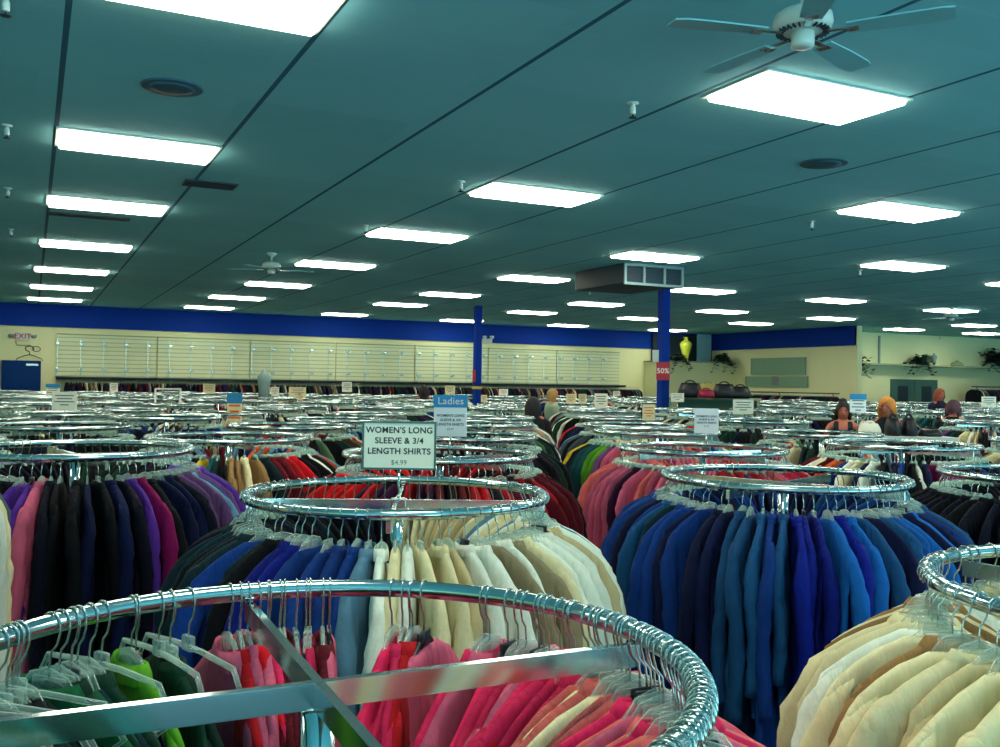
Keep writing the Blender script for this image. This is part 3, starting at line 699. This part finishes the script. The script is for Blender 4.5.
sign(434, 395, 467, 436.5, 4.64, 'white card under a sky-blue Ladies header, behind the framed sign', CARDW, WL, header='Ladies', price='$4.99', ang=.1)
sign(694.5, 408.5, 718.5, 433.5, 5.7, 'plain white card sign standing above the pink shirts', CARDW, WL, price='$4.99', ang=-.1)
sgn = [(227, 393, 242, 428, 8.5, 'white card with orange lettering under a blue header, above the left racks', CARDC, 1, INKO),
 (52, 392, 77, 410, 7.5, 'wide white card with grey lines, in front of the blue door', CARD, 0, INKG),
 (46, 384, 60, 396, 13, 'white card with blue header right beside the blue door', CARD, 1, INKG),
 (110, 383, 118, 392, 19, 'small white card low before the slatwall, right of the blue door', CARD, 0, INKG),
 (203, 384, 215, 393, 16, 'small cream card left of the grey dress form', CARDC, 0, INKG),
 (271, 387, 279, 396, 17, 'small white card just right of the grey dress form', CARD, 0, INKG),
 (289, 387, 306, 397, 15, 'cream card doubled behind a smaller one, near the slatwall middle', CARDC, 0, INKG),
 (297, 392, 303, 400, 13, 'smaller cream card overlapping the doubled one', CARDC, 0, INKG),
 (342, 382, 352, 392, 16, 'pale card standing before the slatwall left of the framed sign', CARD, 0, INKG),
 (445, 385.5, 455, 394, 15, 'small cream card right behind the Ladies sign', CARDC, 0, INKG),
 (481, 395, 487, 402, 13, 'tiny cream card at the foot of the farther blue column', CARDC, 0, INKG),
 (499, 389, 508, 395, 19, 'small dark-edged card right of the farther blue column', CARD, 0, INKG),
 (566, 394, 576, 403.5, 14, 'cream card, left one of a close pair in the middle distance', CARDC, 0, INKG),
 (578.5, 394, 586.5, 403, 14.5, 'cream card, right one of a close pair in the middle distance', CARDC, 0, INKG),
 (594.5, 393.5, 607.5, 408, 11.5, 'white card with lines of print beneath a small blue top', CARD, 0, INKG),
 (613, 391, 620, 396, 19, 'tiny white card farther right of the printed one', CARD, 0, INKG),
 (642.5, 404.5, 655, 420.5, 9.5, 'cream card tilted before the nearer blue column', CARDC, 0, INKO),
 (671, 393, 684, 402, 13, 'white card right behind the nearer blue column', CARD, 0, INKG),
 (733, 399.5, 753.5, 414, 8.8, 'wide white card with print, right of the nearer column', CARD, 0, INKG),
 (850, 394, 866, 412.5, 10, 'white card with blue header beside the woman in the peach top', CARDW, 1, INKG),
 (981.5, 396.5, 996, 407, 12, 'wide white card at the far right edge', CARD, 0, INKG)]
for x0, y0, x1, y1, D, lab, m, hd, ink in sgn:
    best = min(RK, key=lambda r: (abs(px((r['x'], r['y'], r['h']))[0]-(x0+x1)/2)/F*r['D'] > .4, abs(r['D']-D)))
    D = best['D']
    o = sign(x0, y0, x1, y1, D, lab, m, None, header=' ' if hd else None, stem=best['h'])
    w, h = (x1-x0)*D/F, (y1-y0)*D/F; b = MB(); top = h*.2 if hd else h*.5
    for k in range(4): b.box((0, -.0024, (h*.14 if hd else h*.3)-k*h*.17), (w*(.75, .6, .8, .35)[k], .001, h*.06))
    b.link('print_lines', ink, o)

# ------------------------------------------------------------------ back wall fittings
for i in range(7):
    x = .58+2.58*(i+.5)
    sp = empty('slatwall_panel', (x, VB-.04, 1.62), category='slatwall', label='cream slatwall panel on the back wall, %s from the blue door' % ordw(i), group='slatwall panels on the back wall')
    MB().box((0, 0, .62), (2.54, .04, 1.24)).link('board', SLAT, sp); MB().box((0, -.01, 1.25), (2.54, .06, .03)).link('top_edge', WOOD, sp)
stdm = MB().box((0, 0, 0), (.014, .02, 1.1)).mesh('standard', STEEL)
brm = MB().box((0, -.12, 0), (.035, .24, .05), .004).box((0, -.25, .01), (.09, .03, .05), .006).mesh('bracket', STEEL)
for i in range(31):
    x = .62+.575*i
    o = empty('shelf_standard', (x, VB-.06, 2.2), category='shelf bracket', label='slim steel upright with two brackets on the slatwall, %s from the blue door' % ordw(i), group='steel uprights on the slatwall')
    link('standard', stdm, o, (0, 0, .0)); link('bracket', brm, o, (0, -.015, .40)); link('bracket', brm, o, (0, -.015, -.28))
for i in range(7):
    x = .58+2.58*(i+.5)
    o = empty('wall_rail', (x, VB-.45, 1.66), category='clothes rail', label='long dark clothes rail under the slatwall, %s from the blue door' % ordw(i), group='clothes rails under the slatwall')
    MB().tube([(-1.28, 0, .012), (1.28, 0, .012)], .018, 8).link('rail', DARKM, o, True)
    for s in (-1.1, 1.1): MB().box((s, .22, .012), (.03, .44, .04)).link('arm', DARKM, o)
    MB().box((0, .2, .05), (2.56, .46, .03)).link('top_shelf', DARKM, o)
for p0, p1, z, lb in (((22.2, 26.7), (22.2, 21.5), 1.562, 'clothes rail along the side wall below the framed board'), ((30., 22.9), (35.6, 22.9), 1.862, 'clothes rail of dark garments right of the double doors')):
    o = empty('wall_rail', (p0[0], p0[1], z), category='clothes rail', label=lb)
    dx, dy = p1[0]-p0[0], p1[1]-p0[1]
    MB().tube([(0, 0, 0), (dx, dy, 0)], .018, 8).link('rail', DARKM, o, True)
    for t in (.05, .5, .95): MB().tube([(dx*t, dy*t, 0), (dx*t, dy*t, -z)], .015, 8).link('upright', DARKM, o, True)
# blue door with exit sign and wire ornament
d = empty('door_1', (-.24, VB-.03, 0)); d['kind'] = 'structure'
MB().box((0, 0, 1.065), (.94, .06, 2.13), .004).link('door_leaf', BLUED, d)
lv = MB().tube([(.36, -.05, 1.0), (.28, -.06, 1.0)], .012, 8).link('handle', STEEL, d, True)
MB().box((.26, -.05, 2.02), (.3, .05, .06), .006).link('door_closer', STEEL, d)
ex = empty('exit_sign', at(22.5, 336, 25.0), 0, category='exit sign', label='white exit sign with red letters above the blue door')
ex.location = (-.22, VB-.04, 2.77)
MB().box((0, 0, 0), (.36, .05, .2), .008).link('sign_box', WHITEP, ex)
t = link('lettering', text_mesh('EXIT', .19, RED), ex, (0, -.027, 0)); t.rotation_euler = (PI/2, 0, 0)
for s in (-1, 1): h = MB().lathe([(.03, 0), (.07, .04), (.07, .08), (.05, .09)], n=14).link('lamp_head', GREYM, ex, True, (s*.27, -.02, -.04))
wo = empty('wire_ornament', (-.05, VB-.03, 2.45), category='wall ornament', label='thin wire hanger outline mounted above the blue door')
MB().tube([(.1*math.cos(a), 0, .07*math.sin(a)+.0) for a in np.linspace(-.6, 4.6, 18)]+[(0, 0, -.11), (0, 0, -.16)], .01, 6).link('loop', DARKM, wo, True)
MB().tube([(-.32, 0, -.32), (-.3, 0, -.27), (-.1, 0, -.18), (0, 0, -.16), (.1, 0, -.18), (.3, 0, -.27), (.32, 0, -.32)], .01, 6).link('shoulder_wire', DARKM, wo, True)
MB().tube([(.16+.1*math.cos(a), 0, .0+.07*math.sin(a)) for a in np.linspace(0, 2*PI, 20)][:-1], .008, 6, closed=True).link('loop', DARKM, wo, True)
MB().tube([(-.34, 0, .18), (-.3, 0, .09), (.02, 0, .09)], .008, 6).link('cross_wire', DARKM, wo, True)
# grey dress form before the slatwall
q = at(264, 388, 20); o = empty('dress_form', (q[0], q[1], -.0), FACE, category='dress form', label='grey dress form on a stand in front of the slatwall')
MB().lathe([(.09, 1.3), (.13, 1.36), (.11, 1.5), (.14, 1.68), (.145, 1.78), (.09, 1.86), (.045, 1.9), (.045, 1.94)], n=20, sy=.65).link('torso', GREYM, o, True)
MB().tube([(0, 0, .02), (0, 0, 1.36)], .02, 8).link('stand_pole', STEEL, o, True); MB().lathe([(.2, 0), (.19, .02), (.03, .04)], n=20).link('base', STEEL, o, True)
# white square-topped two-arm rail
q = at(168, 392, 15); o = empty('straight_rack', (q[0], q[1], 0), 0, category='clothes rack', label='low white square-framed rack standing out among the far round racks at left')
for s in (-.15, .15): MB().tube([(s*1.25, 0, 0), (s*1.25, 0, 1.54)], .015, 8).link('post', WHITEP, o, True)
MB().tube([(-.2, 0, 1.54), (.2, 0, 1.54)], .015, 8).link('top_bar', WHITEP, o, True)

# ------------------------------------------------------------------ niche, ledge, plants, vases
def vase(x, y, z, k, m, lab, name='vase'):
    o = empty(name, (x, y, z), category=name, label=lab)
    MB().lathe([(r*k, h*k) for r, h in ((.08, 0), (.075, .04), (.11, .2), (.16, .38), (.195, .5), (.185, .58), (.1, .64), (.06, .67), (.06, .73))], n=24).link('body', m, o, True)
    MB().lathe([(r*k, h*k) for r, h in ((.06, .72), (.085, .75), (.07, .765))], n=24).link('rim', m, o, True)
    return o
VASEY = mat('yellow_green_glaze', (170, 185, 60), .25, 0, .15, 3)
def pl(x, y, D): return at(x, y, D)
v_ = pl(679.5, 350, 31.2); vase(20.75, 27.25, 2.605, 1.12, VASEY, 'yellow-green vase standing in the dark niche beside the nearer column')
o = empty('louvre_panel', (21.75, 27.5, 2.605), category='panel', label='pale blue-grey upright slatted panel beside the yellow-green vase')
PB = mat('pale_blue_paint', (110, 160, 175), .6)
MB().box((0, 0, .5), (.62, .05, 1.0)).link('panel_frame', PB, o); b = MB()
for k in range(5): b.box((-.22+.11*k, -.035, .5), (.06, .02, .94))
b.link('slat', PB, o)
def leafy(x, y, z, R, n, lab, trail=.5, pot=True, flat=1.):
    o = empty('potted_plant', (x, y, z), category='plant', label=lab)
    MB().lathe([(.08, 0), (.11, .12), (.12, .14)], n=16).link('pot', DARKM, o, True)
    V = []; Fc = []; r = random.Random(int(x*91+y*7))
    st = MB()
    for k in range(n):
        a = r.uniform(0, 2*PI); el = r.uniform(-.3, 1.3); l = R*r.uniform(.6, 1.1)
        P = []
        for i in range(6):
            t = i/5; rad = l*t*math.cos(el)*flat; h = .14+l*t*math.sin(el)-trail*R*1.4*t*t
            P.append(Vector((rad*math.cos(a), rad*math.sin(a), h)))
        if k % 2 == 0: st.tube(P, .004, 3)
        for i in range(1, 6):
            for sd in (-1, 1):
                c = P[i]; s = R*.15*r.uniform(1.1, 2.2); da = a+sd*r.uniform(.5, 1.3); dr = Vector((math.cos(da), math.sin(da), r.uniform(-.7, .5))).normalized()
                sdv = dr.cross(Vector((0, 0, 1))).normalized()*s*.42; n0 = len(V)
                V += [c, c+dr*s*.5+sdv, c+dr*s*1.1, c+dr*s*.5-sdv]; Fc.append((n0, n0+1, n0+2, n0+3))
    st.link('stems', LEAF, o); link('foliage', mesh('foliage', V, Fc, LEAF, False), o)
leafy(20.1, 26.75, 2.605, .5, 40, 'dark trailing plant at the left end of the niche ledge', .7)
leafy(21.95, 26.75, 2.605, .5, 46, 'dark trailing plant at the corner end of the niche ledge', .6)
leafy(24.46, 23.12, 2.59, .6, 46, 'dark bushy plant on the recess ledge nearest the blue wall corner', .55)
leafy(27.7, 23.12, 2.59, .55, 46, 'dark bushy plant on the recess ledge above the double doors', .5)
leafy(31.7, 23.12, 2.7, .75, 46, 'dark plant at the right end of the recess ledge', .3)
vase(28.55, 23.3, 2.59, .55, GREYM, 'small grey vase right of the plant above the double doors')
o = empty('bowl', (29.75, 23.3, 2.59), category='bowl', label='low dark bowl upside down on the recess ledge'); MB().lathe([(.22, 0), (.2, .08), (.12, .15), (.03, .17)], n=24).link('body', WOOD, o, True); MB().lathe([(.04, .165), (.05, .2)], n=16).link('foot', WOOD, o, True)
# double doors and framed boards
DG = mat('grey_green_door', (58, 98, 88), .6)
for i, x in enumerate((27.2, 28.37)):
    d = empty('door_%d' % (i+2), (x, 23.48, 0)); d['kind'] = 'structure'
    MB().box((0, 0, 1.04), (1.14, .05, 2.08), .004).link('door_leaf', DG, d); MB().box((0, -.03, 1.5), (.5, .01, .7)).link('door_glass', DARKM, d)
    MB().tube([((.45, -.45)[i], -.06, .95), ((.45, -.45)[i], -.06, 1.15)], .014, 8).link('handle', STEEL, d, True)
o = empty('framed_board', (22.56, 24.6, 2.44), PI/2*0, category='notice board', label='wide pale framed board on the side wall under the blue band')
BO = mat('pale_green_board', (120, 160, 132), .5)
MB().box((0, 0, 0), (.03, 2.55, .52)).link('panel', BO, o); f = MB()
for yy, zz, a, c in ((0, .27, 2.6, .03), (0, -.27, 2.6, .03), (1.29, 0, .03, .56), (-1.29, 0, .03, .56)): f.box((-.01, yy, zz), (.04, a, c))
f.link('frame', GREYM, o)
o = empty('framed_board', (22.56, 24.7, 1.92), category='notice board', label='lower pale green panel with a small poster on the side wall')
MB().box((0, 0, 0), (.03, 3.0, .36)).link('panel', BO, o); MB().box((-.02, 0, .03), (.01, .3, .3)).link('poster', INKG, o)
# display shelf with handbags right of the nearer column
q = at(715, 395, 16.5); DS = empty('display_shelf', (q[0], q[1], 0), FACE, category='display shelf', label='pale display shelf carrying handbags right of the nearer blue column')
MB().box((0, 0, 1.5), (1.5, .45, .04), .004).link('shelf_board', WOOD, DS); MB().box((0, .2, .76), (1.5, .03, 1.48)).link('back_panel', WALLT, DS)
for s in (-.7, .7): MB().box((s, 0, .74), (.04, .4, 1.48)).link('side_panel', WOOD, DS)
def bag(x, D, w, h, m, lab, zz=1.52):
    q = at(x, 395, D); o = empty('handbag', (q[0], q[1], zz), FACE, category='handbag', label=lab)
    L = []
    for t, k, d in ((0, .92, .07), (.15, 1, .09), (.55, .95, .08), (.85, .8, .05), (1, .7, .03)):
        L.append([(w/2*k*math.copysign(abs(math.cos(a))**.6, math.cos(a)), d*math.sin(a), h*t) for a in [2*PI*i/20 for i in range(20)]])
    link('body', mesh('bag_body', *loft(L), m), o)
    MB().tube([(w*.2*math.cos(a), 0, h*.95+h*.2*math.sin(a)) for a in np.linspace(0, PI, 12)], .012, 6).link('strap', m, o, True)
BKM = mat('black_leather', (6, 12, 22), .4); MGM = mat('magenta_leather', (150, 15, 60), .5); TNM = mat('straw', (170, 160, 90), .8); GRM = mat('green_cloth', (30, 110, 60), .7)
bag(690, 16.2, .42, .25, BKM, 'tall black handbag at the left end of the display shelf'); bag(706, 16.1, .3, .14, MGM, 'small magenta handbag between the black ones on the display shelf')
bag(708, 16.6, .34, .24, TNM, 'straw-coloured bag behind the magenta one'); bag(724, 16.2, .4, .24, BKM, 'wide black handbag in the middle of the display shelf'); bag(740, 16.2, .38, .2, BKM, 'low black handbag at the right end of the display shelf')
# piled black bags on a table before the blonde woman
q = at(898, 436, 8.6); o = empty('display_table', (q[0], q[1], 0), FACE, category='display table', label='long white-edged display board with black bags on it before the blonde person')
MB().box((0, 0, q[2]-.02), (.9, .4, .045), .006).link('table_top', WHITEP, o)
for s in (-1, 1):
    for t in (-1, 1): MB().tube([(s*.4, t*.16, 0), (s*.4, t*.16, q[2]-.04)], .012, 8).link('leg', STEEL, o, True)
bag(893, 8.6, .13, .17, BKM, 'tall black handbag left of its twin on the white-edged board', q[2]); bag(909, 8.6, .13, .17, BKM, 'tall black handbag right of its twin on the white-edged board', q[2])
bag(870, 8.6, .2, .11, CARD, 'low pale bag at the left end of the white-edged board', q[2]); bag(930, 8.6, .22, .07, BKM, 'flat black pouch at the right end of the white-edged board', q[2])
# ------------------------------------------------------------------ people
def person(x, D, head_y, hair, top, lab, face=0., hlen=.1, sleeves=True, bald=False, lean=0., haircol=None):
    q = at(x, head_y, D); H = q[2]+.12; k = H/1.7
    o = empty('person', (q[0], q[1], 0), FACE+face, category='person', label=lab)
    J = [(0, 0, .95), (0, 0, 1.12), (0, lean*.4, 1.3), (0, lean*.7, 1.42), (0, lean, 1.5), (0, lean-.01, 1.58), (0, lean-.02, 1.64)]
    R = [.13, .12, .13, .10, .05, .075, .07]
    E = [(i, i+1) for i in range(6)]
    def chain(start, pts, rs):
        p = start
        for c, r_ in zip(pts, rs): J.append(c); R.append(r_); E.append((p, len(J)-1)); p = len(J)-1
        return p
    for s in (-1, 1):
        hnd = chain(3, [(s*.17, lean*.7, 1.40), (s*.22, -.03, 1.14), (s*.19, -.22, 1.02), (s*.17, -.28, 1.02)], [.055, .042, .032, .03])
        for f_, (dx, ln) in enumerate(((-.025, .06), (-.009, .07), (.009, .067), (.025, .055))):
            chain(hnd, [(s*.17+dx, -.31, 1.015), (s*.17+dx*1.1, -.31-ln*.5, .995), (s*.17+dx*1.1, -.31-ln*.7, .965)], [.009, .0085, .008])
        chain(hnd, [(s*.17-s*.035, -.28, 1.01), (s*.17-s*.045, -.31, .99)], [.01, .009])
        chain(0, [(s*.09, 0, .88), (s*.1, -.01, .48), (s*.1, .02, .09), (s*.11, -.12, .03)], [.09, .06, .042, .035])
    me = bpy.data.meshes.new('body'); me.from_pydata([(a*k, b_*k, c*k) for a, b_, c in J], E, []); me.materials.append(SKIN)
    bo = link('body', me, o); md = bo.modifiers.new('skin', 'SKIN'); md.use_smooth_shade = True
    for i, sv in enumerate(me.skin_vertices[0].data): sv.radius = (R[i]*k,)*2; sv.use_root = (i == 0)
    bo.modifiers.new('sub', 'SUBSURF').render_levels = 1
    hz = 1.60*k; hy = (lean-.02)*k
    HM = mat('hair_tone', hair, .6, 0, .2, 20)
    # hair: a cap around the back and top, falling to hlen below the chin line
    V = []; nn = 24; mm = 10
    for i in range(mm+1):
        t = i/mm; ph = t*PI*.62
        for j in range(nn):
            a = 2*PI*j/nn; front = max(0, -math.sin(a)); pp = ph*(1-.42*front**2)
            zz = math.cos(pp)*.125; rr = math.sin(pp)*.092
            drop = -hlen*max(0, t-.6)/.4*(1-front)
            jj = 1+.07*math.sin(5*a+i)+.05*math.sin(11*a+2*i); rr *= jj*1.06; V.append((rr*math.cos(a)*k, hy+(rr*1.15*math.sin(a)+.01)*k, hz+.012*k+(zz+drop)*k))
    Fc = [(i*nn+j, i*nn+(j+1) % nn, (i+1)*nn+(j+1) % nn, (i+1)*nn+j) for i in range(mm) for j in range(nn)]
    link('hair', mesh('hair', V, Fc, HM), o)
    if not sleeves: MB().lathe([(.01, -.045), (.035, -.035), (.05, 0), (.035, .035), (.01, .045)], n=14).link('hair_bun', HM, o, True, (0, hy+.07*k, hz+.13*k))
    for sd in (-1, 1): MB().tube([(sd*.072*k, hy+.01*k, hz+.06*k), (sd*.086*k, hy+.0*k, hz), (sd*.082*k, hy+.02*k, hz-.05*k-hlen), (sd*.06*k, hy+.04*k, hz-.09*k-hlen)], [.02*k, .03*k, .028*k, .008*k], 8).link('hair_lock', HM, o, True)
    hd = MB().lathe([(.02, -.115), (.05, -.095), (.068, -.04), (.076, .02), (.07, .07), (.04, .105), (.01, .115)], n=20, sy=1.15).link('face', SKIN, o, True, (0, hy, hz))
    hd.scale = (k,)*3
    MB().tube([(0, -.082, .015), (0, -.1, -.018), (0, -.083, -.026)], [.006, .012, .008], 6).link('nose', SKIN, hd, True)
    for s in (-1, 1):
        MB().lathe([(.002, -.008), (.011, -.003), (.011, .003), (.002, .008)], c=(s*.03, -.078, .018), n=8).link('eye', BLACKP, hd, True)
        MB().lathe([(.004, -.03), (.012, 0), (.004, .03)], c=(s*.077, .01, 0), n=8).link('ear', SKIN, hd, True)
    MB().tube([(-.02, -.076, -.055), (0, -.082, -.057), (.02, -.076, -.055)], .004, 6).link('mouth', RED, hd, True)
    TM = mat('top_cloth', top, .85, 0, .1, 10); L = []
    for z, w, d, yy in ((.86, .18, .125, 0), (.95, .175, .125, 0), (1.1, .155, .115, .1), (1.25, .175, .135, .4), (1.36, .19, .13, .65), (1.43, .15, .12, .75), (1.49 if sleeves else 1.40, .07, .07, .85)):
        L.append([(w*k*math.cos(2*PI*j/20), (yy*lean+d*math.sin(2*PI*j/20))*k, z*k) for j in range(20)])
    if not sleeves: L = L[:5]
    link('top', mesh('top', *loft(L, False, False), TM), o)
    for s in (-1, 1):
        if sleeves: MB().tube([(s*.12*k, lean*.7*k, 1.41*k), (s*.18*k, lean*.6*k, 1.37*k), (s*.225*k, -.02*k, 1.16*k), (s*.2*k, -.18*k, 1.04*k)], [.06*k, .068*k, .058*k, .045*k], 10).link('sleeve', TM, o, True)
        else: MB().tube([(s*.09*k, -.11*k, 1.3*k), (s*.085*k, -.06*k+lean*.6*k, 1.44*k), (s*.09*k, .09*k, 1.38*k)], .036*k, 8).link('strap', TM, o, True)
        MB().tube([(s*.085*k, 0, .93*k), (s*.1*k, 0, .5*k), (s*.1*k, .02*k, .1*k)], [.12*k, .085*k, .06*k], 12).link('trouser_leg', BLACKP, o, True)
        MB().box((s*.11*k, -.06*k, .035), (.09*k, .25*k, .07), .02).link('shoe', BLACKP, o)
person(843, 11.4, 414, (20, 18, 22), (14, 20, 32), 'person with dark hair and bare shoulders in a dark strappy top, looking down', -.3, .04, False)
person(890, 10.8, 410, (205, 130, 45), (12, 18, 30), 'person with golden blonde hair and a black top, head bent over the racks', -.7, .09, True, lean=-.09)
person(953, 12.5, 411, (84, 48, 60), (8, 14, 28), 'person in black with a reddish cap of hair, right of the blonde person', PI*.8, .03)
person(939, 19, 396, (170, 80, 50), (10, 14, 50), 'person with ginger hair and a navy top before the double doors', .3, .08)
person(552, 17, 397, (190, 150, 90), (150, 175, 150), 'person with fair hair and a pale green top beyond the middle racks', PI*.6, .05)
person(533, 11.5, 409, (14, 14, 22), (8, 10, 24), 'person with black hair and black coat in the aisle below the farther column', PI, .12)
person(424, 20, 392, (35, 22, 20), (30, 30, 40), 'person with brown hair seen between the slatwall and the Ladies sign', PI, .1)

# ------------------------------------------------------------------ world fill light and view
w = bpy.data.worlds.new('world'); S.world = w; w.use_nodes = True
bg = w.node_tree.nodes['Background']; wn_ = w.node_tree
# added outside fill, made brighter below the horizon to lift the ceiling
tcw = wn_.nodes.new('ShaderNodeTexCoord'); sxw = wn_.nodes.new('ShaderNodeSeparateXYZ'); wn_.links.new(tcw.outputs['Generated'], sxw.inputs[0])
mrw = wn_.nodes.new('ShaderNodeMapRange'); mrw.inputs[1].default_value = -.03; mrw.inputs[2].default_value = .03; mrw.inputs[3].default_value = 5.2; mrw.inputs[4].default_value = .45
wn_.links.new(sxw.outputs[2], mrw.inputs[0]); wn_.links.new(mrw.outputs[0], bg.inputs[1])
bg.inputs[0].default_value = (.32, .75, .88, 1)
S.view_settings.view_transform = 'Standard'; S.view_settings.look = 'None'; S.view_settings.gamma = 1; S.view_settings.use_curve_mapping = False
S.view_settings.exposure = 0.0
S.cycles.transparent_max_bounces = 16; S.cycles.max_bounces = 6
S.cycles.sample_clamp_indirect = 4
